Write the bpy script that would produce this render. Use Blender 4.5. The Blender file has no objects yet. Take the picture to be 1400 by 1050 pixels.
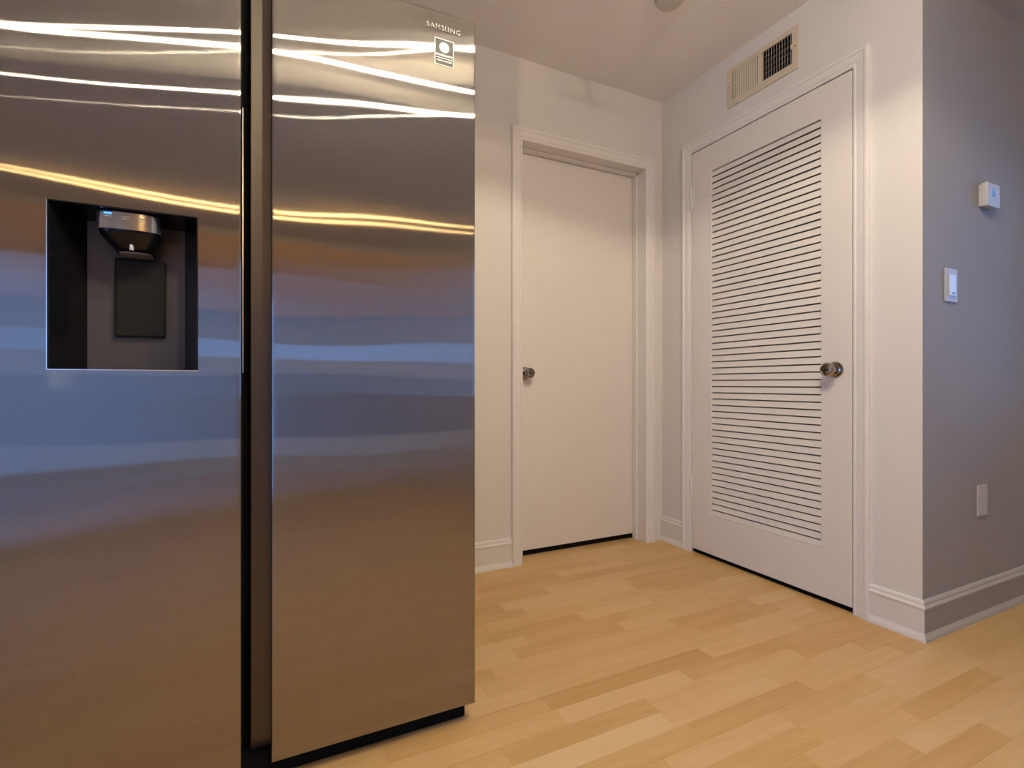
import bpy, bmesh, math, random
from mathutils import Vector, Matrix
random.seed(7)

# ------------------------------------------------------------------ camera, sky, exposure
scene = bpy.context.scene
COL = scene.collection
CAM_YAW = math.atan2(344, 698)
cam_data = bpy.data.cameras.new('camera')
cam_data.sensor_width = 36.0
cam_data.lens = 698.0 / 1400.0 * 36.0
cam_data.clip_start = 0.02
cam = bpy.data.objects.new('camera', cam_data)
cam.location = (0, 0, 0.86)
cam.rotation_euler = (math.pi / 2, 0, -CAM_YAW)
COL.objects.link(cam)
scene.camera = cam

world = bpy.data.worlds.new('evening_sky')
scene.world = world
world.use_nodes = True
bg = world.node_tree.nodes['Background']
bg.inputs['Color'].default_value = (0.20, 0.44, 1.0, 1)
bg.inputs['Strength'].default_value = 3.8

scene.view_settings.view_transform = 'Standard'
scene.view_settings.look = 'None'
scene.view_settings.gamma = 1.0
scene.view_settings.use_curve_mapping = False
scene.view_settings.exposure = 0.16

def portal(name, loc, rot, sx, sy):
    l = bpy.data.lights.new(name, 'AREA'); l.shape = 'RECTANGLE'; l.size = sx; l.size_y = sy
    l.cycles.is_portal = True
    o = bpy.data.objects.new(name, l); o.location = loc; o.rotation_euler = rot; COL.objects.link(o)
portal('window_light_left', (-1.8, -3.4, 1.05), (math.pi / 2, 0, 0), 0.7, 2.05)
portal('window_light_far', (0.65, -3.4, 1.22), (math.pi / 2, 0, 0), 1.1, 0.28)
portal('window_light_side', (2.98, 0.10, 1.285), (0, math.pi / 2, 0), 1.13, 1.40)
portal('window_light_kitchen', (-2.2, -0.75, 0.765), (0, -math.pi / 2, 0), 1.47, 2.3)

# lamp power and colour of the ceiling lamps
BULB_COLOR = (1.0, 0.86, 0.64)
BULB_STRENGTH = 29500.0
FAR_BULB_STRENGTH = 2400.0

# ------------------------------------------------------------------ helpers
def new_mat(name):
    m = bpy.data.materials.new(name); m.use_nodes = True
    nt = m.node_tree
    return m, nt, nt.nodes['Principled BSDF']

def N(nt, t, **kw):
    n = nt.nodes.new(t)
    for k, v in kw.items():
        if k in n.inputs: n.inputs[k].default_value = v
        else: setattr(n, k, v)
    return n

def simple_mat(name, col, rough=0.5, metal=0.0, var=0.06, scale=8.0, bump=0.0, bump_scale=300.0, spec=0.5, coat=0.0):
    m, nt, p = new_mat(name)
    geo = N(nt, 'ShaderNodeNewGeometry')
    no = N(nt, 'ShaderNodeTexNoise', Scale=scale, Detail=3.0)
    nt.links.new(geo.outputs['Position'], no.inputs['Vector'])
    mix = N(nt, 'ShaderNodeMix', data_type='RGBA')
    mix.inputs[6].default_value = tuple(c * (1 - var) for c in col) + (1,)
    mix.inputs[7].default_value = tuple(min(1, c * (1 + var)) for c in col) + (1,)
    nt.links.new(no.outputs['Fac'], mix.inputs[0])
    nt.links.new(mix.outputs[2], p.inputs['Base Color'])
    p.inputs['Roughness'].default_value = rough
    p.inputs['Metallic'].default_value = metal
    p.inputs['Specular IOR Level'].default_value = spec
    if coat: p.inputs['Coat Weight'].default_value = coat
    if bump:
        n2 = N(nt, 'ShaderNodeTexNoise', Scale=bump_scale, Detail=2.0)
        nt.links.new(geo.outputs['Position'], n2.inputs['Vector'])
        b = N(nt, 'ShaderNodeBump', Strength=bump, Distance=0.001)
        nt.links.new(n2.outputs['Fac'], b.inputs['Height'])
        nt.links.new(b.outputs['Normal'], p.inputs['Normal'])
    return m

def emit_mat(name, col, strength):
    m, nt, p = new_mat(name)
    p.inputs['Base Color'].default_value = (*col, 1)
    p.inputs['Emission Color'].default_value = (*col, 1)
    p.inputs['Emission Strength'].default_value = strength
    return m

def steel_mat(name, stain=False):
    """vertically brushed stainless steel: reflections smear sideways"""
    m = bpy.data.materials.new(name); m.use_nodes = True
    nt = m.node_tree; nt.nodes.clear()
    out = N(nt, 'ShaderNodeOutputMaterial')
    tan = N(nt, 'ShaderNodeTangent', direction_type='UV_MAP')
    geo = N(nt, 'ShaderNodeNewGeometry')
    mp = N(nt, 'ShaderNodeMapping'); mp.inputs['Scale'].default_value = (900, 900, 14)
    nt.links.new(geo.outputs['Position'], mp.inputs['Vector'])
    gr = N(nt, 'ShaderNodeTexNoise', Scale=1.0, Detail=2.0)
    nt.links.new(mp.outputs['Vector'], gr.inputs['Vector'])
    ramp = N(nt, 'ShaderNodeMix', data_type='RGBA')
    ramp.inputs[6].default_value = (0.290, 0.276, 0.260, 1)
    ramp.inputs[7].default_value = (0.350, 0.334, 0.314, 1)
    nt.links.new(gr.outputs['Fac'], ramp.inputs[0])
    g1 = N(nt, 'ShaderNodeBsdfAnisotropic', distribution='BECKMANN', Roughness=0.155, Anisotropy=-0.95)
    g2 = N(nt, 'ShaderNodeBsdfAnisotropic', distribution='BECKMANN', Roughness=0.14, Anisotropy=-0.90)
    for g in (g1, g2):
        nt.links.new(ramp.outputs[2], g.inputs['Color'])
        nt.links.new(tan.outputs['Tangent'], g.inputs['Tangent'])
    mx = N(nt, 'ShaderNodeMixShader', Fac=0.40)
    nt.links.new(g1.outputs[0], mx.inputs[1]); nt.links.new(g2.outputs[0], mx.inputs[2])
    last = mx
    if stain:
        d = N(nt, 'ShaderNodeVectorMath', operation='DISTANCE'); d.inputs[1].default_value = (-0.330, 1.2, 0.872)
        nt.links.new(geo.outputs['Position'], d.inputs[0])
        n3 = N(nt, 'ShaderNodeTexNoise', Scale=70.0, Detail=4.0)
        nt.links.new(geo.outputs['Position'], n3.inputs['Vector'])
        ma = N(nt, 'ShaderNodeMath', operation='MULTIPLY_ADD'); ma.inputs[1].default_value = 0.045; ma.inputs[2].default_value = -0.022
        nt.links.new(n3.outputs['Fac'], ma.inputs[0])
        ad = N(nt, 'ShaderNodeMath', operation='ADD')
        nt.links.new(d.outputs['Value'], ad.inputs[0]); nt.links.new(ma.outputs[0], ad.inputs[1])
        mr = N(nt, 'ShaderNodeMapRange'); mr.inputs['From Min'].default_value = 0.026; mr.inputs['From Max'].default_value = 0.012
        mr.inputs['To Max'].default_value = 0.13
        nt.links.new(ad.outputs[0], mr.inputs['Value'])
        df = N(nt, 'ShaderNodeBsdfDiffuse', Color=(0.62, 0.66, 0.72, 1))
        m2 = N(nt, 'ShaderNodeMixShader')
        nt.links.new(mr.outputs['Result'], m2.inputs['Fac'])
        nt.links.new(mx.outputs[0], m2.inputs[1]); nt.links.new(df.outputs[0], m2.inputs[2])
        last = m2
    nt.links.new(last.outputs[0], out.inputs['Surface'])
    return m

def wood_floor_mat():
    m, nt, p = new_mat('laminate_beech')
    geo = N(nt, 'ShaderNodeNewGeometry')
    at = N(nt, 'ShaderNodeAttribute', attribute_name='tone')
    off = N(nt, 'ShaderNodeVectorMath', operation='SCALE'); off.inputs[0].default_value = (13.7, 31.3, 7.9)
    nt.links.new(at.outputs['Fac'], off.inputs['Scale'])
    add = N(nt, 'ShaderNodeVectorMath', operation='ADD')
    nt.links.new(geo.outputs['Position'], add.inputs[0]); nt.links.new(off.outputs[0], add.inputs[1])
    mp = N(nt, 'ShaderNodeMapping'); mp.inputs['Scale'].default_value = (2.2, 26, 26)
    nt.links.new(add.outputs[0], mp.inputs['Vector'])
    n1 = N(nt, 'ShaderNodeTexNoise', Scale=1.0, Detail=5.0, Roughness=0.6, Distortion=0.8)
    nt.links.new(mp.outputs['Vector'], n1.inputs['Vector'])
    mp2 = N(nt, 'ShaderNodeMapping'); mp2.inputs['Scale'].default_value = (9, 240, 240)
    nt.links.new(add.outputs[0], mp2.inputs['Vector'])
    n2 = N(nt, 'ShaderNodeTexNoise', Scale=1.0, Detail=3.0)
    nt.links.new(mp2.outputs['Vector'], n2.inputs['Vector'])
    ramp = N(nt, 'ShaderNodeValToRGB')
    e = ramp.color_ramp.elements
    e[0].position = 0.0; e[0].color = (0.530, 0.305, 0.096, 1)
    e[1].position = 1.0; e[1].color = (0.740, 0.520, 0.265, 1)
    x = ramp.color_ramp.elements.new(0.5); x.color = (0.650, 0.415, 0.168, 1)
    s1 = N(nt, 'ShaderNodeMath', operation='MULTIPLY_ADD'); s1.inputs[1].default_value = 0.85; s1.inputs[2].default_value = -0.43
    nt.links.new(n1.outputs['Fac'], s1.inputs[0])
    s2 = N(nt, 'ShaderNodeMath', operation='MULTIPLY_ADD'); s2.inputs[1].default_value = 0.22; s2.inputs[2].default_value = -0.11
    nt.links.new(n2.outputs['Fac'], s2.inputs[0])
    a1 = N(nt, 'ShaderNodeMath', operation='ADD'); a2 = N(nt, 'ShaderNodeMath', operation='ADD')
    nt.links.new(s1.outputs[0], a1.inputs[0]); nt.links.new(s2.outputs[0], a1.inputs[1])
    nt.links.new(a1.outputs[0], a2.inputs[0]); nt.links.new(at.outputs['Fac'], a2.inputs[1])
    nt.links.new(a2.outputs[0], ramp.inputs['Fac'])
    nt.links.new(ramp.outputs['Color'], p.inputs['Base Color'])
    p.inputs['Roughness'].default_value = 0.33
    p.inputs['Specular IOR Level'].default_value = 0.5
    return m

M = {}
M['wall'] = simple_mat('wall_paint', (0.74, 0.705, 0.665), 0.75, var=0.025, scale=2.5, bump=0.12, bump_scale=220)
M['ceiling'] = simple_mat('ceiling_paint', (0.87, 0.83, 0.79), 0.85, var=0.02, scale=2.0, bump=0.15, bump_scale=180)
M['shaded_wall'] = simple_mat('shaded_wall_paint', (0.305, 0.297, 0.298), 0.75, var=0.025, scale=2.5, bump=0.12, bump_scale=220)  # wall paint darkened to carry the shade on the thermostat wall
M['trim'] = simple_mat('trim_paint', (0.80, 0.765, 0.735), 0.42, var=0.02, scale=6, bump=0.05, bump_scale=120)
M['door'] = simple_mat('door_paint', (0.78, 0.735, 0.69), 0.5, var=0.03, scale=3.5, bump=0.08, bump_scale=60)
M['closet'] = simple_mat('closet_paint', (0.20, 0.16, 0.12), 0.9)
M['floor'] = wood_floor_mat()
M['subfloor'] = simple_mat('subfloor', (0.25, 0.14, 0.06), 0.8)
M['steel'] = steel_mat('brushed_steel')
M['steel_stained'] = steel_mat('brushed_steel_smudged', True)
M['steel_strip'] = simple_mat('dark_steel_strip', (0.13, 0.112, 0.096), 0.42, 1.0, var=0.04)
M['black'] = simple_mat('black_rubber', (0.006, 0.006, 0.006), 0.9, spec=0.1)
M['gloss_black'] = simple_mat('gloss_black_plastic', (0.007, 0.007, 0.008), 0.2, spec=0.3)
M['grey_plastic'] = simple_mat('charcoal_plastic', (0.075, 0.070, 0.067), 0.42)
M['paddle'] = simple_mat('paddle_plastic', (0.016, 0.016, 0.013), 0.5, spec=0.2)
M['panel'] = simple_mat('mirror_panel', (0.42, 0.43, 0.45), 0.14, 0.9)
M['spout_grey'] = simple_mat('spout_grey', (0.20, 0.19, 0.20), 0.4)
M['spout_white'] = simple_mat('spout_white', (0.75, 0.74, 0.73), 0.4)
M['led'] = emit_mat('blue_led', (0.05, 0.25, 1.0), 2.5)
M['mark'] = simple_mat('panel_mark', (0.55, 0.50, 0.44), 0.5)
M['fridge_side'] = simple_mat('fridge_side_grey', (0.11, 0.11, 0.115), 0.5)
M['chrome'] = simple_mat('nickel', (0.36, 0.32, 0.28), 0.10, 1.0)
M['chrome_edge'] = simple_mat('bright_edge', (0.85, 0.83, 0.82), 0.25, 1.0)
M['badge'] = simple_mat('badge_chrome', (0.13, 0.12, 0.11), 0.45, 1.0)
M['sticker_white'] = simple_mat('sticker_white', (0.82, 0.78, 0.73), 0.35)
M['sticker_black'] = simple_mat('sticker_black', (0.016, 0.014, 0.013), 0.3, spec=0.08)
M['vent'] = simple_mat('vent_beige', (0.66, 0.575, 0.43), 0.45, var=0.06, scale=20)
M['duct'] = simple_mat('duct_dark', (0.02, 0.018, 0.016), 0.8)
M['detector'] = simple_mat('detector_plastic', (0.62, 0.57, 0.51), 0.5)
M['white_plastic'] = simple_mat('white_plastic', (0.78, 0.765, 0.75), 0.35)
M['plate'] = simple_mat('shaded_plate_plastic', (0.46, 0.445, 0.43), 0.4)  # white plastic and trim on that wall, shade put into the colour
M['clear_plastic'] = simple_mat('glossy_rocker', (0.66, 0.70, 0.76), 0.15)
M['screen'] = simple_mat('lcd_dark', (0.06, 0.07, 0.08), 0.2)
M['cabinet'] = simple_mat('cabinet_wood', (0.62, 0.34, 0.10), 0.45, var=0.15, scale=5)
M['dark_wood'] = simple_mat('dark_wood', (0.17, 0.095, 0.05), 0.5, var=0.15, scale=5)
M['counter'] = simple_mat('counter_stone', (0.55, 0.54, 0.55), 0.3)
M['bulb'] = emit_mat('frosted_bulb', BULB_COLOR, BULB_STRENGTH)
M['dim_bulb'] = emit_mat('dim_bulb', BULB_COLOR, BULB_STRENGTH * 0.15)
M['mid_bulb'] = emit_mat('mid_bulb', BULB_COLOR, BULB_STRENGTH * 0.55)
M['far_bulb'] = emit_mat('amber_bulb', (1.0, 0.62, 0.25), FAR_BULB_STRENGTH)
M['alu'] = simple_mat('window_aluminium', (0.55, 0.56, 0.58), 0.4, 0.6)

def glass_mat():
    m = bpy.data.materials.new('window_glass'); m.use_nodes = True
    nt = m.node_tree; nt.nodes.clear()
    out = N(nt, 'ShaderNodeOutputMaterial'); t = N(nt, 'ShaderNodeBsdfTransparent', Color=(0.92, 0.95, 0.97, 1))
    g = N(nt, 'ShaderNodeBsdfGlossy', Roughness=0.02); fr = N(nt, 'ShaderNodeFresnel', IOR=1.45)
    mx = N(nt, 'ShaderNodeMixShader')
    nt.links.new(fr.outputs[0], mx.inputs[0]); nt.links.new(t.outputs[0], mx.inputs[1]); nt.links.new(g.outputs[0], mx.inputs[2])
    nt.links.new(mx.outputs[0], out.inputs['Surface'])
    return m
M['glass'] = glass_mat()
def shade_mat():
    m = bpy.data.materials.new('lamp_shade_film'); m.use_nodes = True
    nt = m.node_tree; nt.nodes.clear()
    out = N(nt, 'ShaderNodeOutputMaterial'); t = N(nt, 'ShaderNodeBsdfTransparent', Color=(0.95, 0.90, 0.82, 1))
    d = N(nt, 'ShaderNodeBsdfDiffuse', Color=(0.8, 0.78, 0.74, 1)); no = N(nt, 'ShaderNodeTexNoise', Scale=30.0)
    mr = N(nt, 'ShaderNodeMapRange'); mr.inputs['To Min'].default_value = 0.58; mr.inputs['To Max'].default_value = 0.70
    mx = N(nt, 'ShaderNodeMixShader')
    nt.links.new(no.outputs['Fac'], mr.inputs['Value']); nt.links.new(mr.outputs['Result'], mx.inputs[0])
    nt.links.new(t.outputs[0], mx.inputs[1]); nt.links.new(d.outputs[0], mx.inputs[2]); nt.links.new(mx.outputs[0], out.inputs['Surface'])
    return m
M['shade'] = shade_mat()

def link(name, me, parent=None, mat=None):
    o = bpy.data.objects.new(name, me); COL.objects.link(o)
    if mat and me is not None and not me.materials: me.materials.append(mat)
    if parent: o.parent = parent
    return o

def mesh_bm(name, bm, mat, parent=None, smooth=False):
    bmesh.ops.recalc_face_normals(bm, faces=bm.faces)
    me = bpy.data.meshes.new(name); bm.to_mesh(me); bm.free()
    if smooth:
        for p in me.polygons: p.use_smooth = True
    return link(name, me, parent, mat)

def add_box(bm, x0, x1, y0, y1, z0, z1, bev=0.0, seg=2):
    b = bmesh.new()
    bmesh.ops.create_cube(b, size=1.0)
    for v in b.verts:
        v.co = Vector(((x0 + x1) / 2 + v.co.x * (x1 - x0), (y0 + y1) / 2 + v.co.y * (y1 - y0), (z0 + z1) / 2 + v.co.z * (z1 - z0)))
    if bev: bmesh.ops.bevel(b, geom=b.edges[:], offset=bev, segments=seg, profile=0.5, affect='EDGES')
    t = bpy.data.meshes.new('tmp'); b.to_mesh(t); b.free(); bm.from_mesh(t); bpy.data.meshes.remove(t)

def box(name, x0, x1, y0, y1, z0, z1, mat, parent=None, bev=0.0, seg=2):
    bm = bmesh.new(); add_box(bm, x0, x1, y0, y1, z0, z1, bev, seg)
    return mesh_bm(name, bm, mat, parent)

def boxes(name, lst, mat, parent=None, bev=0.0):
    bm = bmesh.new()
    for b in lst: add_box(bm, *b, bev)
    return mesh_bm(name, bm, mat, parent)

def add_lathe(bm, prof, origin, axis, seg=32):
    """prof: list of (radius, distance along axis)"""
    axis = Vector(axis).normalized(); q = Vector((0, 0, 1)).rotation_difference(axis); o = Vector(origin)
    rings = []
    for r, d in prof:
        if r < 1e-6: rings.append([bm.verts.new(o + q @ Vector((0, 0, d)))])
        else: rings.append([bm.verts.new(o + q @ Vector((r * math.cos(2 * math.pi * k / seg), r * math.sin(2 * math.pi * k / seg), d))) for k in range(seg)])
    for A, B in zip(rings, rings[1:]):
        for k in range(seg):
            k2 = (k + 1) % seg
            if len(A) == 1 and len(B) == 1: continue
            if len(A) == 1: bm.faces.new((A[0], B[k], B[k2]))
            elif len(B) == 1: bm.faces.new((A[k], A[k2], B[0]))
            else: bm.faces.new((A[k], A[k2], B[k2], B[k]))

def lathe(name, prof, origin, axis, mat, parent=None, seg=32):
    bm = bmesh.new(); add_lathe(bm, prof, origin, axis, seg)
    o = mesh_bm(name, bm, mat, parent)
    for p in o.data.polygons: p.use_smooth = True
    if hasattr(o.data, 'set_sharp_from_angle'): o.data.set_sharp_from_angle(angle=math.radians(40))
    return o

def prism(name, pts, ext, mat, parent=None, bev=0.0):
    """pts: closed loop of Vectors, ext: extrusion Vector"""
    bm = bmesh.new(); ext = Vector(ext)
    a = [bm.verts.new(Vector(p)) for p in pts]; b = [bm.verts.new(Vector(p) + ext) for p in pts]
    n = len(pts)
    bm.faces.new(a); bm.faces.new(b[::-1])
    for k in range(n): bm.faces.new((a[k], b[k], b[(k + 1) % n], a[(k + 1) % n]))
    if bev: bmesh.ops.bevel(bm, geom=bm.edges[:], offset=bev, segments=2, profile=0.5, affect='EDGES')
    return mesh_bm(name, bm, mat, parent)

def empty(name, loc=(0, 0, 0)):
    o = bpy.data.objects.new(name, None); o.location = loc; COL.objects.link(o)
    return o

def thing(name, label, cat, group=None):
    o = empty(name); o['label'] = label; o['category'] = cat
    if group: o['group'] = group
    return o

def structure(o, label=None, cat=None):
    o['kind'] = 'structure'
    if label: o['label'] = label
    if cat: o['category'] = cat
    return o

def text_mesh(name, body, size, depth, mat, parent, center, bold=0.0, stretch=1.0, spacing=1.0):
    """flat lettering in the plane facing -Y, centred on the given point"""
    c = bpy.data.curves.new(name, 'FONT'); c.body = body; c.size = size; c.extrude = depth; c.offset = bold
    c.space_character = spacing; c.align_x = 'CENTER'; c.align_y = 'CENTER'; c.resolution_u = 3
    t = bpy.data.objects.new(name, c); COL.objects.link(t)
    dg = bpy.context.evaluated_depsgraph_get(); dg.update()
    me = bpy.data.meshes.new_from_object(t.evaluated_get(dg))
    bpy.data.objects.remove(t); bpy.data.curves.remove(c)
    me.transform(Matrix.Translation(center) @ Matrix.Rotation(math.pi / 2, 4, 'X') @ Matrix.Diagonal((stretch, 1, 1, 1)))
    me.materials.clear(); me.materials.append(mat); me.name = name
    return link(name, me, parent)

def wall_holes(name, axis, p0, p1, u0, u1, z0, z1, holes, mat, label, cat='wall'):
    """a wall slab normal to `axis`, between p0 and p1, with rectangular holes (ua, ub, za, zb)"""
    us = sorted({u0, u1, *[h[0] for h in holes], *[h[1] for h in holes]})
    zs = sorted({z0, z1, *[h[2] for h in holes], *[h[3] for h in holes]})
    us = [u for u in us if u0 <= u <= u1]; zs = [z for z in zs if z0 <= z <= z1]
    nu, nz = len(us) - 1, len(zs) - 1
    def solid(i, j):
        if not (0 <= i < nu and 0 <= j < nz): return False
        uc, zc = (us[i] + us[i + 1]) / 2, (zs[j] + zs[j + 1]) / 2
        return not any(h[0] < uc < h[1] and h[2] < zc < h[3] for h in holes)
    bm = bmesh.new(); cache = {}
    def V(p, u, z):
        k = (p, u, z)
        if k not in cache: cache[k] = bm.verts.new((p, u, z) if axis == 'X' else (u, p, z))
        return cache[k]
    for i in range(nu):
        for j in range(nz):
            if not solid(i, j): continue
            a, b, c, d = us[i], us[i + 1], zs[j], zs[j + 1]
            bm.faces.new((V(p0, a, c), V(p0, b, c), V(p0, b, d), V(p0, a, d)))
            bm.faces.new((V(p1, a, c), V(p1, a, d), V(p1, b, d), V(p1, b, c)))
            if not solid(i - 1, j): bm.faces.new((V(p0, a, c), V(p0, a, d), V(p1, a, d), V(p1, a, c)))
            if not solid(i + 1, j): bm.faces.new((V(p0, b, c), V(p1, b, c), V(p1, b, d), V(p0, b, d)))
            if not solid(i, j - 1): bm.faces.new((V(p0, a, c), V(p1, a, c), V(p1, b, c), V(p0, b, c)))
            if not solid(i, j + 1): bm.faces.new((V(p0, a, d), V(p0, b, d), V(p1, b, d), V(p1, a, d)))
    return structure(mesh_bm(name, bm, mat), label, cat)

# ------------------------------------------------------------------ room shell
CEIL = 2.415
XR, YB, YF = 1.994, 2.168, 0.928            # louvered-door wall, plain-door wall, thermostat wall
structure(box('ceiling', -2.4, 4.9, -3.6, 3.2, CEIL, CEIL + 0.1, M['ceiling']), 'plain off-white ceiling over the hallway', 'ceiling')
D1 = (1.105, 1.888, -1, 2.038)              # hole for the plain door (X range)
D2 = (1.130, 1.962, -1, 2.056)              # hole for the louvered door (Y range)
VENT = (1.385, 1.700, 2.188, 2.330)
wall_holes('wall_back', 'Y', YB, YB + 0.115, -2.2, 2.9, 0, CEIL, [D1], M['wall'], 'off-white painted wall around the plain flush door')
wall_holes('wall_right', 'X', XR, XR + 0.115, YF + 0.115, YB, 0, CEIL, [D2, VENT], M['wall'], 'off-white painted wall around the louvered door')
wf = wall_holes('wall_front', 'Y', YF, YF + 0.115, XR, 2.98, 0, CEIL, [], M['shaded_wall'], 'shaded bluish wall carrying the thermostat and light switch')
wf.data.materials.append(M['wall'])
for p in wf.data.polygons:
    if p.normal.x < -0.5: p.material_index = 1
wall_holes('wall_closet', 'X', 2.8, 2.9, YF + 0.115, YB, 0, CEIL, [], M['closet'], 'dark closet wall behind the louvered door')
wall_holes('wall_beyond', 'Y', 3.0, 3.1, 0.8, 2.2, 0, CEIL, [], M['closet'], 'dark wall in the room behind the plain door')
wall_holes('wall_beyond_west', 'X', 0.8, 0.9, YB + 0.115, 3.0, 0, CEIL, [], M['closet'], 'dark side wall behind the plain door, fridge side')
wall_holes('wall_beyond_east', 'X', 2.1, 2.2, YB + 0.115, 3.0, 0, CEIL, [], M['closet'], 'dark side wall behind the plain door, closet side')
wall_holes('wall_left', 'X', -2.3, -2.2, -3.4, YB + 0.115, 0, CEIL, [(-1.9, 0.4, 0.03, 1.50)], M['wall'], 'kitchen wall with a wide low window')
wall_holes('wall_far', 'Y', -3.5, -3.4, -2.3, 3.7, 0, CEIL, [(0.1, 1.2, 1.08, 1.36), (-2.15, -1.45, 0.03, 2.08)], M['wall'], 'far wall behind the camera with the low window')
wall_holes('wall_side', 'X', 2.98, 3.08, -3.4, YF + 0.115, 0, CEIL, [(-0.6, 0.80, 0.72, 1.85)], M['wall'], 'living room wall with the side window')
wall_holes('wall_partition', 'X', 1.75, 1.865, -1.6, -0.45, 0, CEIL, [], M['wall'], 'partition wall between kitchen and living room')

# ------------------------------------------------------------------ floor of laminate strips
floor = box('floor', -2.3, 4.8, -3.5, 3.1, -0.10, -0.0045, M['subfloor'])
structure(floor, 'honey-coloured beech laminate floor', 'floor')
PITCH, ROW0 = 0.0651, 0.638
joints = {-1: [1.639], 0: [1.386, 1.876], 1: [1.13, 1.52, 1.95], 2: [1.583, 2.010], 3: [1.211], 4: [0.97, 1.394], 5: [0.936, 1.333, 1.760],
          6: [0.942, 1.541], 7: [0.700, 1.128, 1.56], 8: [0.690, 1.276], 9: [0.690, 1.030, 1.514], 10: [0.95, 1.386], 11: [0.620, 1.330, 1.744],
          12: [0.728, 1.15, 1.60], 13: [0.80, 1.22, 1.614], 14: [0.685, 1.062, 1.388, 1.790], 15: [0.72, 1.12, 1.506], 16: [0.90, 1.42, 1.893],
          17: [0.835, 1.435], 18: [0.66, 1.068, 1.50], 19: [0.86, 1.26, 1.676], 20: [1.201, 1.58], 21: [1.02, 1.45], 22: [1.247, 1.66], 23: [0.95, 1.388]}
tones = {(8, 0.690): 0.12, (5, 0.936): 0.72, (5, 'pre'): 0.95, (5, 1.333): 0.6, (2, 1.583): 0.70, (7, 0.700): 0.75, (6, 'pre'): 0.3,
         (6, 0.942): 0.62, (7, 1.128): 0.3, (4, 0.97): 0.3, (8, 1.276): 0.7, (9, 1.030): 0.5, (10, 1.386): 0.3, (9, 1.514): 0.75, (9, 0.690): 0.55,
         (11, 'pre'): 0.2, (12, 0.728): 0.3, (14, 1.062): 0.8, (14, 'pre'): 0.4, (14, 0.685): 0.2, (15, 0.72): 0.55, (17, 0.835): 0.75,
         (17, 'pre'): 0.2, (18, 1.068): 0.7, (18, 0.66): 0.3, (20, 1.201): 0.8, (20, 'pre'): 0.25, (5, 1.760): 0.3, (6, 1.541): 0.25,
         (0, 1.386): 0.75, (-1, 1.639): 0.75, (-1, 'pre'): 0.36, (0, 1.876): 0.7, (1, 1.52): 0.35, (3, 1.211): 0.45, (4, 1.394): 0.6,
         (11, 1.744): 0.8, (13, 1.614): 0.6, (14, 1.790): 0.75, (16, 1.42): 0.35, (23, 1.388): 0.75, (19, 1.676): 0.4, (22, 1.247): 0.6}
rng = random.Random(3)

def tone_mesh(me, vals):
    a = me.attributes.new('tone', 'FLOAT', 'FACE')
    a.data.foreach_set('value', vals)

def plank_geo(x0, x1, y0, y1):
    g = 0.00012; h = 0.00025
    v = [(x0 + g, y0 + g, -0.0045), (x1 - g, y0 + g, -0.0045), (x1 - g, y1 - g, -0.0045), (x0 + g, y1 - g, -0.0045),
         (x0 + g, y0 + g, -h), (x1 - g, y0 + g, -h), (x1 - g, y1 - g, -h), (x0 + g, y1 - g, -h),
         (x0 + g + h, y0 + g + h, 0), (x1 - g - h, y0 + g + h, 0), (x1 - g - h, y1 - g - h, 0), (x0 + g + h, y1 - g - h, 0)]
    f = [(8, 9, 10, 11)]
    for k in range(4):
        k2 = (k + 1) % 4
        f += [(k, k2, 4 + k2, 4 + k), (4 + k, 4 + k2, 8 + k2, 8 + k)]
    return v, f

stuff_v, stuff_f, stuff_t = [], [], []
n_plank = 0
for r in range(-63, 38):
    y0 = ROW0 + r * PITCH; y1 = y0 + PITCH
    js = list(joints.get(r, []))
    if not js: js = [rng.uniform(0.9, 1.3)]
    full = list(js)
    while full[0] > -2.2: full.insert(0, full[0] - rng.uniform(0.36, 0.46))
    while full[-1] < 4.7: full.append(full[-1] + rng.uniform(0.36, 0.46))
    for a, b in zip(full, full[1:]):
        t = rng.uniform(0.28, 0.68)
        if (r, a) in tones: t = tones[(r, a)]
        elif b == js[0] and (r, 'pre') in tones: t = tones[(r, 'pre')]
        a2, b2 = max(a, -2.2), min(b, 4.7)
        v, f = plank_geo(a2, b2, y0, y1)
        seen = -3 <= r <= 24 and b2 > 0.25 and a2 < 3.3 and y0 < YB + 0.1 and not (a2 > 2.02 and y0 > YF + 0.02)
        if seen and not (b2 < 0.45 and y0 > 1.3):
            me = bpy.data.meshes.new('plank'); me.from_pydata(v, [], f); tone_mesh(me, [t] * len(f))
            link('plank', me, floor, M['floor']); n_plank += 1
        else:
            o = len(stuff_v); stuff_v += v; stuff_f += [tuple(i + o for i in q) for q in f]; stuff_t += [t] * len(f)
me = bpy.data.meshes.new('plank_field'); me.from_pydata(stuff_v, [], stuff_f); tone_mesh(me, stuff_t)
pf = link('plank_field', me, floor, M['floor']); pf['kind'] = 'stuff'

# ------------------------------------------------------------------ mouldings
CASING = [(0.0, 0.0), (0.0, 0.010), (0.004, 0.0125), (0.010, 0.0125), (0.013, 0.0100), (0.016, 0.0130), (0.030, 0.0150), (0.040, 0.0160),
          (0.043, 0.0195), (0.050, 0.0205), (0.0555, 0.0195), (0.0575, 0.0160), (0.0575, 0.0)]

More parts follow.
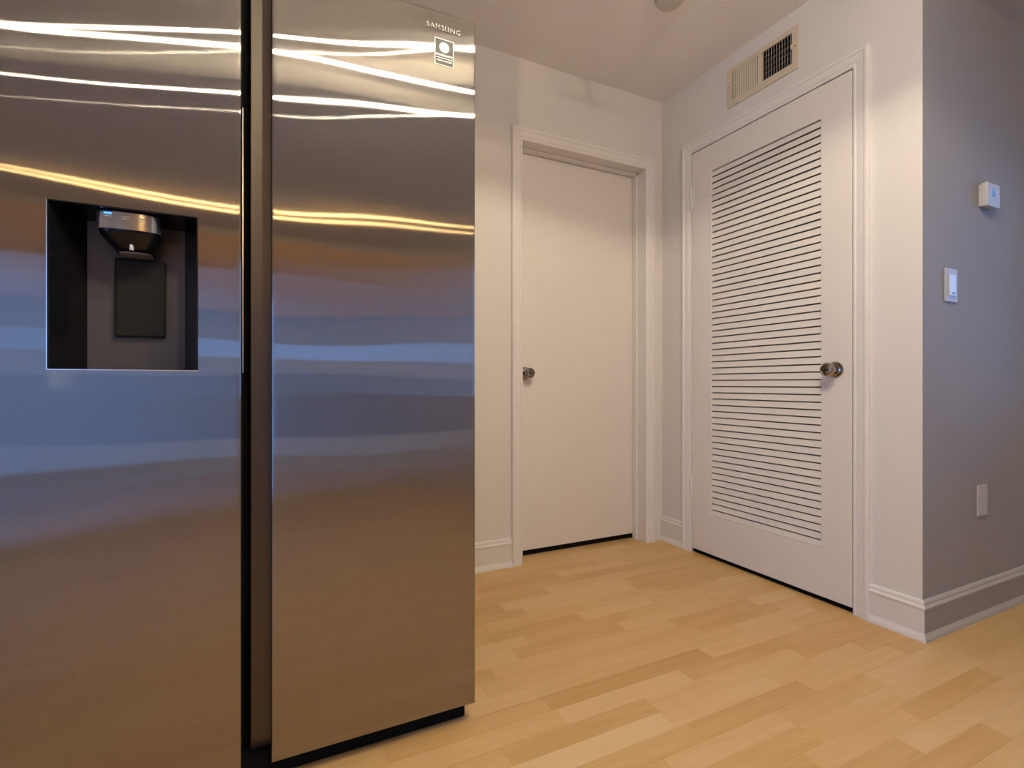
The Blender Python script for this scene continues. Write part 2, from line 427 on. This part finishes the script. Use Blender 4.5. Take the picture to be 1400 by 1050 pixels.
def casing(name, axis, plane, a, b, top, label):
    """door surround on a wall plane: two legs and a head, mitred; the room lies on the negative side of the axis"""
    root = structure(empty(name), label, 'door trim')
    def P(u, z, d): return Vector((plane - d, u, z)) if axis == 'X' else Vector((u, plane - d, z))
    def strip(fa, fb):
        bm = bmesh.new(); A = [bm.verts.new(fa(w, d)) for w, d in CASING]; B = [bm.verts.new(fb(w, d)) for w, d in CASING]
        for k in range(len(CASING) - 1): bm.faces.new((A[k], A[k + 1], B[k + 1], B[k]))
        bm.faces.new(A); bm.faces.new(B[::-1]); bm.faces.new((A[0], B[0], B[-1], A[-1]))
        mesh_bm('casing_board', bm, M['trim'], root)
    strip(lambda w, d: P(a - w, 0.0, d), lambda w, d: P(a - w, top + w, d))
    strip(lambda w, d: P(a - w, top + w, d), lambda w, d: P(b + w, top + w, d))
    strip(lambda w, d: P(b + w, top + w, d), lambda w, d: P(b + w, 0.0, d))
    return root

BASE = [(0.0, 0.0), (0.018, 0.0), (0.0175, 0.007), (0.0155, 0.014), (0.012, 0.022), (0.0105, 0.027), (0.0105, 0.102), (0.0125, 0.106), (0.0145, 0.111),
        (0.0120, 0.116), (0.0095, 0.119), (0.0095, 0.127), (0.0070, 0.133), (0.0, 0.135)]

def baseboard(name, axis, plane, u0, u1, m0, m1, label, flat='wall', cap='trim'):
    """m0/m1: how much each end runs out with the profile depth (1 outside corner, 0 square)"""
    bm = bmesh.new()
    def P(u, d, z): return (plane - d, u, z) if axis == 'X' else (u, plane - d, z)
    A = [bm.verts.new(P(u0 - m0 * d, d, z)) for d, z in BASE]; B = [bm.verts.new(P(u1 + m1 * d, d, z)) for d, z in BASE]
    n = len(BASE)
    for k in range(n): bm.faces.new((A[k], A[(k + 1) % n], B[(k + 1) % n], B[k]))
    bm.faces.new(A); bm.faces.new(B[::-1])
    for f in bm.faces:
        zz = sorted(v.co.z for v in f.verts)
        if len(f.verts) == 4 and abs(zz[0] - 0.027) < 1e-4 and abs(zz[-1] - 0.102) < 1e-4: f.material_index = 1
    o = mesh_bm(name, bm, M[cap]); o.data.materials.append(M[flat])      # flat board in wall paint, cap and shoe in trim paint
    return structure(o, label, 'baseboard')

OP1 = (1.120, 1.872, 2.023)                  # clear opening of the plain door
OP2 = (1.147, 1.945, 2.041)
casing('trim_1', 'Y', YB, OP1[0], OP1[1], OP1[2], 'off-white moulded casing around the plain flush door')
casing('trim_2', 'X', XR, OP2[0], OP2[1], OP2[2], 'off-white moulded casing around the louvered door')
baseboard('baseboard_back', 'Y', YB, -2.2, OP1[0] - 0.0575, 0, 0, 'off-white baseboard between the fridge and the plain door')
baseboard('baseboard_right', 'X', XR, OP2[1] + 0.0575, YB - 0.0, 0, 0, 'short off-white baseboard in the corner between the two doors')
baseboard('baseboard_corner', 'X', XR, YF, OP2[0] - 0.0575, 1, 0, 'white baseboard between louvered door and outer wall corner')
baseboard('baseboard_front', 'Y', YF, XR, 2.98, 1, 0, 'shaded grey baseboard under the thermostat wall', 'shaded_wall', 'plate')  # board, cap and shoe all use the tones with shade painted in

# ------------------------------------------------------------------ door knob
def door_knob(parent, origin, axis):
    ax = Vector(axis)
    k = lathe('door_knob', [(0.0, 0.010), (0.014, 0.010), (0.0135, 0.016), (0.0105, 0.022), (0.0105, 0.030), (0.014, 0.033), (0.022, 0.037), (0.0262, 0.044), (0.0268, 0.050),
                            (0.0255, 0.057), (0.0225, 0.062), (0.019, 0.0635), (0.016, 0.0605), (0.010, 0.060), (0.0095, 0.0620), (0.0, 0.0620)], origin, ax, M['chrome'], parent)
    k['label'] = 'round brushed nickel knob'
    lathe('rosette', [(0.0, 0.0), (0.0315, 0.0), (0.0315, 0.003), (0.029, 0.0065), (0.021, 0.0085), (0.016, 0.012), (0.0, 0.012)], origin, ax, M['chrome'], k)
    o = Vector(origin) + ax * 0.0622
    sx = Vector((0, 1, 0)) if abs(ax.x) > 0.5 else Vector((1, 0, 0))
    box_c = o
    bm = bmesh.new(); bmesh.ops.create_cube(bm, size=1.0)
    for v in bm.verts: v.co = box_c + sx * v.co.x * 0.003 + ax * v.co.y * 0.0012 + Vector((0, 0, v.co.z * 0.010))
    mesh_bm('keyhole', bm, M['black'], k)

# ------------------------------------------------------------------ plain flush door
d1 = structure(empty('door_1'), 'plain flush off-white door with a round knob', 'door')
YS = 2.262
box('door_slab', OP1[0] - 0.004, OP1[1] + 0.006, YS, YS + 0.035, 0.027, 2.019, M['door'], d1, 0.0015)
boxes('jamb', [(1.105, OP1[0], YB - 0.0005, 2.30, 0, 2.038), (OP1[1], 1.888, YB - 0.0005, 2.30, 0, 2.038), (1.105, 1.888, YB - 0.0005, 2.30, OP1[2], 2.038)], M['trim'], d1)
boxes('door_stop', [(OP1[0], OP1[0] + 0.010, YS - 0.038, YS - 0.003, 0, OP1[2]), (OP1[1] - 0.010, OP1[1], YS - 0.038, YS - 0.003, 0, OP1[2]),
                    (OP1[0], OP1[1], YS - 0.038, YS - 0.003, OP1[2] - 0.010, OP1[2])], M['trim'], d1, 0.001)
door_knob(d1, (1.187, YS, 0.914), (0, -1, 0))

box('gap_shade_strip', OP1[0], OP1[1], YS + 0.006, YS + 0.028, 0.002, 0.028, M['black'], d1)  # black strip standing in for the shade under the door
# ------------------------------------------------------------------ louvered door
d2 = structure(empty('door_2'), 'off-white louvered closet door with a round knob', 'door')
XD = 1.986                                   # front face of the door
DY0, DY1, DZ0, DZ1 = 1.151, 1.941, 0.022, 2.036
LY0, LY1, LZ0, LZ1 = 1.270, 1.815, 0.214, 1.908
box('stile', XD, XD + 0.035, DY0, LY0, DZ0, DZ1, M['door'], d2, 0.0012)
box('stile', XD, XD + 0.035, LY1, DY1, DZ0, DZ1, M['door'], d2, 0.0012)
box('rail', XD, XD + 0.035, LY0 - 0.001, LY1 + 0.001, LZ1, DZ1, M['door'], d2)
box('rail', XD, XD + 0.035, LY0 - 0.001, LY1 + 0.001, DZ0, LZ0, M['door'], d2)
boxes('jamb', [(XR - 0.0005, 2.12, 1.130, OP2[0], 0, 2.056), (XR - 0.0005, 2.12, OP2[1], 1.962, 0, 2.056), (XR - 0.0005, 2.12, 1.130, 1.962, OP2[2], 2.056)], M['trim'], d2)
box('gap_shade_strip', XD + 0.010, XD + 0.030, DY0, DY1, 0.002, DZ0 + 0.001, M['black'], d2)  # black strip in place of the shade in the louvered door's gap
NS = 56; SP = (LZ1 - LZ0) / NS
bm = bmesh.new()
prof = [(0.002, 0.0012), (0.0050, 0.0004), (0.0100, 0.0252), (0.0070, 0.0258)]   # (depth behind the front face, height)
A = [bm.verts.new((XD + d, LY0, z)) for d, z in prof]; B = [bm.verts.new((XD + d, LY1, z)) for d, z in prof]
for k in range(4): bm.faces.new((A[k], A[(k + 1) % 4], B[(k + 1) % 4], B[k]))
bm.faces.new(A); bm.faces.new(B[::-1])
slat0 = mesh_bm('slat', bm, M['door'], d2); slat_me = slat0.data
slat0.location.z = LZ0
for k in range(1, NS):
    s = slat0.copy(); COL.objects.link(s); s.location.z = LZ0 + k * SP
    s.location.x = rng.uniform(-0.0006, 0.0006); s.rotation_euler.y = 0
door_knob(d2, (XD, 1.213, 0.915), (-1, 0, 0))
box('latch_plate', XD + 0.004, XD + 0.030, DY0 - 0.0012, DY0 + 0.001, 0.888, 0.945, M['black'], d2)
for z0, z1 in ((1.757, 1.862), (0.285, 0.392)):
    h = box('hinge', XD - 0.0025, XD + 0.001, 1.928, 1.9435, z0, z1, M['trim'], d2, 0.0008)
    n = 5; hh = (z1 - z0) / n
    for k in range(n):
        lathe('knuckle', [(0.0, 0.0005), (0.0052, 0.0005), (0.0055, 0.002), (0.0055, hh - 0.002), (0.0052, hh - 0.0005), (0.0, hh - 0.0005)], (XD - 0.005, 1.9435, z0 + k * hh), (0, 0, 1), M['trim'], h, 12)
    lathe('pin_cap', [(0.0, -0.006), (0.004, -0.005), (0.0055, -0.001), (0.0055, 0.0), (0.0, 0.0)], (XD - 0.005, 1.9435, z0), (0, 0, 1), M['trim'], h, 12)

# ------------------------------------------------------------------ refrigerator
FY = 1.200                                   # front plane of the doors
FZ0, FZ1 = 0.053, 1.773

def dent(x, z):
    """slow waviness of the sheet metal, metres towards the room"""
    w = 0.00016 * math.sin(6.283 * (z / 0.23 + 0.9 * x + 0.2)) * (0.4 + 0.6 * math.sin(5.0 * x + 1.0) ** 2)
    w += 0.00010 * math.sin(6.283 * (z / 0.37 - 1.7 * x))
    if x < -0.03:
        sx = min(1.0, (-0.036 - x) / 0.384) ** 1.2 if x < -0.036 else 0.0
        w -= 0.0031 * sx * (1 + math.tanh((z - 1.45) / 0.11))
    return w

def steel_door(name, x0, x1, yb, mat, parent, hole=None, step=0.008):
    r = 0.0035
    def axis(a, b, extra):
        e = [a, a + r * 0.06, a + r * 0.2, a + r * 0.5, a + r]; f = [b - r, b - r * 0.5, b - r * 0.2, b - r * 0.06, b]
        cuts = [a + r] + sorted(extra) + [b - r]; mid = []
        for p, q in zip(cuts, cuts[1:]):
            n = max(1, round((q - p) / step))
            mid += [p + (q - p) * k / n for k in range(1 if p == a + r else 0, n)]
        return e + mid + f
    hx = [hole[0], hole[1]] if hole else []; hz = [hole[2], hole[3]] if hole else []
    xs, zs = axis(x0, x1, hx), axis(FZ0, FZ1, hz)
    def rnd(t, a, b):
        d = min(t - a, b - t)
        return 0 if d >= r else r - math.sqrt(max(0, r * r - (r - d) ** 2))
    verts, faces, uv = [], [], []
    nx, nz = len(xs), len(zs)
    for z in zs:
        for x in xs:
            verts.append((x, FY + max(rnd(x, x0, x1), rnd(z, FZ0, FZ1)) - dent(x, z), z))
    for j in range(nz - 1):
        for i in range(nx - 1):
            if hole:
                xc, zc = (xs[i] + xs[i + 1]) / 2, (zs[j] + zs[j + 1]) / 2
                if hole[0] < xc < hole[1] and hole[2] < zc < hole[3]: continue
            faces.append((j * nx + i, j * nx + i + 1, (j + 1) * nx + i + 1, (j + 1) * nx + i))
    # sides and back
    loop = [i for i in range(nx)] + [j * nx + nx - 1 for j in range(1, nz)] + [(nz - 1) * nx + i for i in range(nx - 2, -1, -1)] + [j * nx for j in range(nz - 2, 0, -1)]
    base = len(verts)
    for i in loop: verts.append((verts[i][0], yb, verts[i][2]))
    L = len(loop)
    for k in range(L): faces.append((loop[k], base + k, base + (k + 1) % L, loop[(k + 1) % L]))
    if not hole: faces.append(tuple(base + k for k in range(L)))
    me = bpy.data.meshes.new(name); me.from_pydata(verts, [], faces)
    uvl = me.uv_layers.new(name='UVMap')
    for lp in me.loops:
        c = verts[lp.vertex_index]; uvl.data[lp.index].uv = (c[0] + c[1], c[2])
    for p in me.polygons: p.use_smooth = len(p.vertices) == 4
    return link(name, me, parent, mat)

fridge = thing('refrigerator', 'tall stainless steel side-by-side refrigerator with water dispenser', 'refrigerator')
box('cabinet_body', -0.412, 0.480, 1.325, 2.10, 0.035, 1.765, M['fridge_side'], fridge, 0.004)
boxes('door_gasket', [(-0.105, 0.470, 1.285, 1.326, 0.060, 1.760), (-0.405, -0.360, 1.285, 1.326, 0.060, 1.760), (-0.360, -0.105, 1.306, 1.326, 0.060, 1.760)], M['black'], fridge)
box('toe_grille', -0.400, 0.474, 1.236, 1.34, 0.003, 0.0525, M['black'], fridge, 0.003)
for fx in (-0.36, 0.445):
    for fy in (1.33, 2.04): lathe('foot', [(0.0, 0.0), (0.020, 0.0), (0.020, 0.012), (0.010, 0.016), (0.010, 0.040), (0.0, 0.040)], (fx, fy, 0.0), (0, 0, 1), M['black'], fridge, 16)
fd = steel_door('fridge_door', 0.0216, 0.4876, 1.262, M['steel'], fridge)
box('door_liner', -0.0197, 0.482, 1.2625, 1.288, FZ0 + 0.001, FZ1 - 0.001, M['steel_strip'], fd, 0.0015)
HOLE = (-0.346, -0.113, 0.886, 1.195)
fz = steel_door('freezer_door', -0.420, -0.036, 1.285, M['steel_stained'], fridge, HOLE)
box('handle_trim', -0.0345, -0.0325, 1.226, 1.240, 0.884, 1.447, M['chrome_edge'], fz)
box('handle_pocket', -0.0360, -0.0345, 1.215, 1.285, 0.06, 1.765, M['black'], fz)
text_mesh('brand_badge', 'SAMSUNG', 0.0178, 0.0006, M['badge'], fd, Vector((0.404, FY - 0.0008, 1.7325)), 0.0, 0.98, 1.14)
# warranty sticker
SX0, SX1, SZ0, SZ1 = 0.381, 0.4295, 1.642, 1.7065
box('warranty_sticker', SX0, SX1, FY - 0.0012, FY + 0.0008, SZ0, SZ1, M['sticker_white'], fd)
box('sticker_field', SX0 + 0.0016, SX1 - 0.0016, FY - 0.0015, FY - 0.0009, SZ0 + 0.0016, SZ1 - 0.0016, M['sticker_black'], fd)
sc = (SX0 + SX1) / 2
lathe('sticker_seal', [(0.0, 0.0), (0.0125, 0.0), (0.0125, 0.0003), (0.0, 0.0003)], (sc, FY - 0.0014, SZ0 + 0.0440), (0, -1, 0), M['sticker_white'], fd, 32)
text_mesh('sticker_lettering', 'WARRANTY', 0.0078, 0.0001, M['sticker_white'], fd, Vector((sc, FY - 0.0017, SZ0 + 0.0238)), 0.0001, 1.0)
box('sticker_rule', SX0 + 0.003, SX1 - 0.003, FY - 0.0018, FY - 0.0014, SZ0 + 0.0165, SZ0 + 0.0180, M['sticker_white'], fd)
text_mesh('sticker_lettering', 'DIGITAL INVERTER', 0.0046, 0.0001, M['sticker_white'], fd, Vector((sc, FY - 0.0017, SZ0 + 0.0105)), 0.0001, 0.98)
# dispenser
hx0, hx1, hz0, hz1 = HOLE
YD = 1.302
bx0, bx1, bz0, bz1 = -0.313, -0.146, hz0 + 0.004, hz1 - 0.006
bm = bmesh.new()
R1 = [bm.verts.new((x, FY + 0.001, z)) for x, z in ((hx0, hz0), (hx1, hz0), (hx1, hz1), (hx0, hz1))]
R2 = [bm.verts.new((x, YD, z)) for x, z in ((bx0, bz0), (bx1, bz0), (bx1, bz1), (bx0, bz1))]
for k in range(4): bm.faces.new((R1[k], R1[(k + 1) % 4], R2[(k + 1) % 4], R2[k]))
mesh_bm('dispenser_recess', bm, M['gloss_black'], fz)
box('recess_back', bx0, bx1, YD - 0.0006, YD + 0.003, bz0, bz1, M['grey_plastic'], fz)
e = 0.0022
boxes('recess_bezel', [(hx0 - 0.0005, hx0 + e, FY - 0.0012, FY + 0.006, hz0 + e, hz1 - e), (hx1 - e, hx1 + 0.0005, FY - 0.0012, FY + 0.006, hz0 + e, hz1 - e),
                       (hx0 - 0.0005, hx1 + 0.0005, FY - 0.0012, FY + 0.006, hz1 - e, hz1 + 0.0005)], M['gloss_black'], fz, 0.0005)
box('recess_lip', hx0 - 0.0005, hx1 + 0.0005, FY - 0.0014, FY + 0.008, hz0 - 0.0005, hz0 + 0.0016, M['chrome_edge'], fz, 0.0004)
box('recess_edge', hx0 - 0.0012, hx0 - 0.0002, FY - 0.0012, FY + 0.002, hz0, hz1, M['chrome_edge'], fz)
# paddle
box('paddle', -0.2672, -0.1800, YD - 0.012, YD - 0.001, 0.957, 1.118, M['paddle'], fz, 0.004)
# dispenser head: rounded housing that tapers down to the spout
def ring_pts(cx, hw, y0, y1, z, n=10, sq=3.2):
    pts = []
    for k in range(4 * n):
        a = 2 * math.pi * k / (4 * n); c, s = math.cos(a), math.sin(a)
        px = math.copysign(abs(c) ** (2 / sq), c); py = math.copysign(abs(s) ** (2 / sq), s)
        pts.append((cx + hw * px, (y0 + y1) / 2 + (y1 - y0) / 2 * py, z))
    return pts
def loft(name, rings, mat, parent, cap0=True, cap1=True):
    bm = bmesh.new(); V = [[bm.verts.new(p) for p in r] for r in rings]; n = len(V[0])
    for A, B in zip(V, V[1:]):
        for k in range(n): bm.faces.new((A[k], A[(k + 1) % n], B[(k + 1) % n], B[k]))
    if cap0: bm.faces.new(V[0])
    if cap1: bm.faces.new(V[-1][::-1])
    o = mesh_bm(name, bm, mat, parent)
    for p in o.data.polygons: p.use_smooth = len(p.vertices) == 4
    o.data.set_sharp_from_angle(angle=math.radians(50))
    return o
HC = -0.231
loft('dispenser_head', [ring_pts(HC, 0.0500, 1.212, 1.300, 1.1945), ring_pts(HC, 0.0505, 1.212, 1.300, 1.156), ring_pts(HC + 0.001, 0.0490, 1.214, 1.300, 1.151),
                        ring_pts(HC + 0.003, 0.0420, 1.222, 1.300, 1.139), ring_pts(HC + 0.005, 0.0345, 1.232, 1.300, 1.127), ring_pts(HC + 0.006, 0.0320, 1.238, 1.300, 1.122)], M['gloss_black'], fz)
loft('control_panel', [ring_pts(HC, 0.0515, 1.2095, 1.262, 1.1900), ring_pts(HC, 0.0520, 1.2095, 1.262, 1.1575)], M['panel'], fz)
loft('spout_tray', [ring_pts(HC + 0.006, 0.0280, 1.241, 1.296, 1.1235), ring_pts(HC + 0.006, 0.0270, 1.243, 1.294, 1.1195)], M['spout_grey'], fz)
lathe('water_spout', [(0.0, 0.0), (0.0036, 0.0), (0.0036, 0.016), (0.0, 0.016)], (HC + 0.004, 1.2300, 1.1230), (0, 0, 1), M['spout_white'], fz, 12)
PY = 1.2093
box('indicator_light', -0.2660, -0.2545, PY - 0.0006, PY + 0.0006, 1.1840, 1.1868, M['led'], fz)
for (a, b, z) in ((-0.2660, -0.2550, 1.1795), (-0.2395, -0.2270, 1.1810), (-0.2370, -0.2300, 1.1770), (-0.2150, -0.2000, 1.1805), (-0.2120, -0.2040, 1.1765)):
    box('panel_icon', a, b, PY - 0.0004, PY + 0.0006, z - 0.0006, z + 0.0006, M['mark'], fz)

# ------------------------------------------------------------------ air vent
vent = thing('air_vent', 'beige metal air register with two louver banks above louvered door', 'vent')
VY0, VY1, VZ0, VZ1 = 1.366, 1.722, 2.165, 2.345
XV = XR - 0.007
def rect_frame(bm, x0, x1, ys, zs, holes):
    for i in range(len(ys) - 1):
        for j in range(len(zs) - 1):
            yc, zc = (ys[i] + ys[i + 1]) / 2, (zs[j] + zs[j + 1]) / 2
            if not any(h[0] < yc < h[1] and h[2] < zc < h[3] for h in holes): add_box(bm, x0, x1, ys[i], ys[i + 1], zs[j], zs[j + 1])
B1, B2 = (1.5515, 1.693, 2.195, 2.325), (1.393, 1.534, 2.195, 2.325)
bm = bmesh.new(); rect_frame(bm, XV, XR + 0.001, [VY0, B2[0], B2[1], B1[0], B1[1], VY1], [VZ0, 2.195, 2.325, VZ1], [B1, B2])
mesh_bm('vent_frame', bm, M['vent'], vent)
bm = bmesh.new(); add_box(bm, XR + 0.060, XR + 0.064, VENT[0] + 0.001, VENT[1] - 0.001, VENT[2] + 0.001, VENT[3] - 0.001)
mesh_bm('duct_back', bm, M['duct'], vent)
boxes('duct_lining', [(XR + 0.002, XR + 0.060, VENT[0] + 0.001, VENT[0] + 0.003, VENT[2] + 0.001, VENT[3] - 0.001), (XR + 0.002, XR + 0.060, VENT[1] - 0.003, VENT[1] - 0.001, VENT[2] + 0.001, VENT[3] - 0.001),
                      (XR + 0.002, XR + 0.060, VENT[0], VENT[1], VENT[2] + 0.001, VENT[2] + 0.003), (XR + 0.002, XR + 0.060, VENT[0], VENT[1], VENT[3] - 0.003, VENT[3] - 0.001)], M['duct'], vent)
def vent_slats(bank, dirv, n, depth):
    dy = (bank[1] - bank[0]) / n
    for k in range(n):
        y = bank[0] + dy * (k + 0.5)
        d = Vector((dirv[0], dirv[1], 0)).normalized(); nn = Vector((-d.y, d.x, 0)) * 0.0006
        c = Vector((XV + 0.001, y, bank[2]))
        prism('slat', [c + nn, c - nn, c - nn + d * depth, c + nn + d * depth], (0, 0, bank[3] - bank[2]), M['vent'], vent)
vent_slats(B1, (0.62, -0.78), 12, 0.0078)
vent_slats(B2, (0.80, 0.60), 11, 0.013)
for k in range(5):
    z = B2[2] + 0.014 + k * 0.0255
    box('damper_bar', XR + 0.012, XR + 0.016, B2[0] - 0.002, B2[1] + 0.002, z - 0.0014, z + 0.0014, M['fridge_side'], vent)
box('damper_lever', XV - 0.010, XV + 0.004, 1.3895, 1.3935, 2.252, 2.272, M['vent'], vent, 0.001)
for y, z in ((1.379, 2.262), (1.7145, 2.262)): lathe('screw', [(0.0, 0.0), (0.0032, 0.0), (0.0026, 0.0014), (0.0, 0.002)], (XV, y, z), (-1, 0, 0), M['dark_wood'], vent, 12)

# ------------------------------------------------------------------ smoke detector
det = thing('smoke_detector', 'round smoke detector on the ceiling near the top edge', 'smoke detector')
DC = (1.468, 1.552, CEIL)
lathe('detector_base', [(0.0, 0.0), (0.060, 0.0), (0.060, 0.010), (0.0, 0.010)], DC, (0, 0, -1), M['detector'], det, 40)
lathe('detector_cover', [(0.056, 0.010), (0.056, 0.022), (0.050, 0.030), (0.036, 0.034), (0.0, 0.035)], DC, (0, 0, -1), M['detector'], det, 40)

# ------------------------------------------------------------------ thermostat, switch, outlet on the shaded wall
th = thing('thermostat', 'small white wall thermostat with a tiny display on bluish wall', 'thermostat')
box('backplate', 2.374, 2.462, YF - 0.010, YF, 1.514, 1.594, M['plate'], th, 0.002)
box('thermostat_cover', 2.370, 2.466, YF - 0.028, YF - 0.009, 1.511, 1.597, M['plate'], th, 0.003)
box('display', 2.408, 2.432, YF - 0.0288, YF - 0.027, 1.548, 1.576, M['screen'], th)
for dz in (1.554, 1.568): box('button', 2.442, 2.448, YF - 0.0295, YF - 0.027, dz - 0.003, dz + 0.003, M['spout_white'], th, 0.0005)
sw = thing('light_switch', 'white rocker light switch plate below the thermostat', 'light switch')
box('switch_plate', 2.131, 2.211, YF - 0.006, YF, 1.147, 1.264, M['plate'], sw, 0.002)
box('rocker', 2.153, 2.189, YF - 0.0105, YF - 0.005, 1.168, 1.242, M['clear_plastic'], sw, 0.0015)
box('rocker_mark', 2.162, 2.180, YF - 0.0112, YF - 0.0100, 1.174, 1.180, M['screen'], sw)
ou = thing('blank_outlet_plate', 'blank white wall plate low on bluish wall above the baseboard', 'wall plate')
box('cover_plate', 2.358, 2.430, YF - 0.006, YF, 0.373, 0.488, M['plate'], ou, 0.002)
for z in (0.391, 0.470): lathe('screw', [(0.0, 0.0), (0.003, 0.0), (0.0025, 0.001), (0.0, 0.0012)], (2.394, YF - 0.006, z), (0, -1, 0), M['plate'], ou, 10)

# ------------------------------------------------------------------ kitchen behind the camera (seen as reflections)
lamp = thing('ceiling_lamp', 'five-bulb ceiling lamp hanging in front of the refrigerator', 'ceiling lamp')
LC, LZ = (0.83, 0.24), 2.235
lathe('canopy', [(0.0, 0.0), (0.085, 0.0), (0.085, 0.012), (0.06, 0.028), (0.0, 0.030)], (LC[0], LC[1], CEIL), (0, 0, -1), M['alu'], lamp, 32)
lathe('down_rod', [(0.0, 0.028), (0.012, 0.028), (0.012, CEIL - LZ - 0.045), (0.0, CEIL - LZ - 0.045)], (LC[0], LC[1], CEIL), (0, 0, -1), M['alu'], lamp, 16)
BULBS = [(0.67, 0.40, True), (0.36, 0.10, True), (0.76, -0.10, 'mid'), (1.39, 0.25, 'dim'), (0.98, 0.57, 'dim')]
for bx, by, shaded in BULBS:
    d = Vector((bx - LC[0], by - LC[1], 0)); L = d.length; d.normalize(); nn = Vector((-d.y, d.x, 0)) * 0.006
    c = Vector((LC[0], LC[1], LZ + 0.045))
    prism('arm', [c + nn, c - nn, c - nn + d * L, c + nn + d * L], (0, 0, 0.010), M['alu'], lamp)
    lathe('socket', [(0.0, 0.0), (0.007, 0.0), (0.007, 0.034), (0.0, 0.034)], (bx, by, LZ + 0.046), (0, 0, -1), M['alu'], lamp, 16)
    lathe('bulb', [(0.0, -0.0052), (0.0029, -0.0043), (0.0049, -0.0017), (0.0049, 0.0017), (0.0029, 0.0043), (0.0, 0.0052)], (bx, by, LZ), (0, 0, -1), M['dim_bulb'] if shaded == 'dim' else M['mid_bulb'] if shaded == 'mid' else M['bulb'], lamp, 16)
    lathe('ceiling_light_blocker', [(0.0, -0.030), (0.030, -0.029), (0.056, -0.018), (0.056, -0.0165), (0.030, -0.027), (0.0, -0.028)], (bx, by, LZ), (0, 0, -1), M['alu'], lamp, 32)  # opaque cap added over each unseen bulb to keep its light off the ceiling
    if shaded is True:
        lathe('drum_shade', [(0.165, -0.040), (0.165, 0.042), (0.1635, 0.042), (0.1635, -0.040), (0.165, -0.040)], (bx, by, LZ), (0, 0, -1), M['shade'], lamp, 64)
lamp2 = thing('dining_lamp', 'two-bulb amber ceiling lamp behind the camera', 'ceiling lamp')
lathe('canopy', [(0.0, 0.0), (0.07, 0.0), (0.07, 0.012), (0.05, 0.03), (0.0, 0.03)], (0.0, -2.5, CEIL), (0, 0, -1), M['alu'], lamp2, 24)
box('arm', -0.18, 0.18, -2.508, -2.492, CEIL - 0.04, CEIL - 0.025, M['alu'], lamp2)
for bx in (-0.15, 0.15): lathe('bulb', [(0.0, 0.02), (0.006, 0.022), (0.009, 0.027), (0.009, 0.033), (0.006, 0.038), (0.0, 0.040)], (bx, -2.5 + bx * 0.5, CEIL - 0.02), (0, 0, -1), M['far_bulb'], lamp2, 20)

def window(name, axis, p, u0, u1, z0, z1, n, label, inward):
    w = structure(empty(name), label, 'window'); t = 0.045
    def bx(nm, a, b, c, d, q0, q1, mat):
        return box(nm, q0, q1, a, b, c, d, mat, w) if axis == 'X' else box(nm, a, b, q0, q1, c, d, mat, w)
    q0, q1 = p - 0.03, p + 0.03
    bx('frame', u0, u0 + t, z0, z1, q0, q1, M['alu']); bx('frame', u1 - t, u1, z0, z1, q0, q1, M['alu'])
    bx('frame', u0, u1, z0, z0 + t, q0, q1, M['alu']); bx('frame', u0, u1, z1 - t, z1, q0, q1, M['alu'])
    for k in range(1, n):
        c = u0 + (u1 - u0) * k / n; bx('mullion', c - t / 2, c + t / 2, z0 + t, z1 - t, q0, q1, M['alu'])
    for k in range(n):
        a = u0 + (u1 - u0) * k / n; b = u0 + (u1 - u0) * (k + 1) / n
        bx('pane', a + t / 2, b - t / 2, z0 + t, z1 - t, p - 0.003, p + 0.003, M['glass'])
window('window_1', 'Y', -3.45, -2.15, -1.45, 0.03, 2.08, 1, 'glass patio door in the far wall', 1)
window('window_4', 'X', -2.25, -1.9, 0.4, 0.03, 1.50, 2, 'wide low window in the kitchen side wall', 1)
window('window_2', 'Y', -3.45, 0.1, 1.2, 1.08, 1.36, 3, 'low wide window in the far wall', 1)
window('window_3', 'X', 3.03, -0.6, 0.80, 0.72, 1.85, 2, 'living room window in the side wall', 1)

cab = thing('upper_cabinet', 'brown wooden wall cabinet above the low far window', 'cabinet')
box('carcass', -0.75, 1.55, -3.398, -3.08, 1.56, 2.26, M['cabinet'], cab, 0.002)
for k in range(5):
    a = -0.75 + k * 0.46
    dd = box('cabinet_door', a + 0.004, a + 0.456, -3.08, -3.06, 1.565, 2.255, M['cabinet'], cab, 0.002)
    box('handle', a + 0.40, a + 0.412, -3.045, -3.03, 1.62, 1.74, M['chrome'], dd, 0.002)
sb = thing('sideboard', 'brown wooden sideboard under the low far window', 'sideboard')
box('carcass', -0.75, 1.55, -3.30, -2.95, 0.36, 0.93, M['dark_wood'], sb, 0.003)
box('worktop', -0.77, 1.57, -3.33, -2.92, 0.93, 0.965, M['counter'], sb, 0.003)
for k in range(5):
    a = -0.75 + k * 0.46
    dd = box('sideboard_door', a + 0.004, a + 0.456, -2.95, -2.932, 0.37, 0.92, M['dark_wood'], sb, 0.002)
    box('handle', a + 0.40, a + 0.412, -2.915, -2.902, 0.78, 0.88, M['chrome'], dd, 0.002)
box('plinth', -0.75, 1.55, -3.30, -2.94, 0.0, 0.36, M['white_plastic'], sb, 0.002)
print('planks', n_plank)
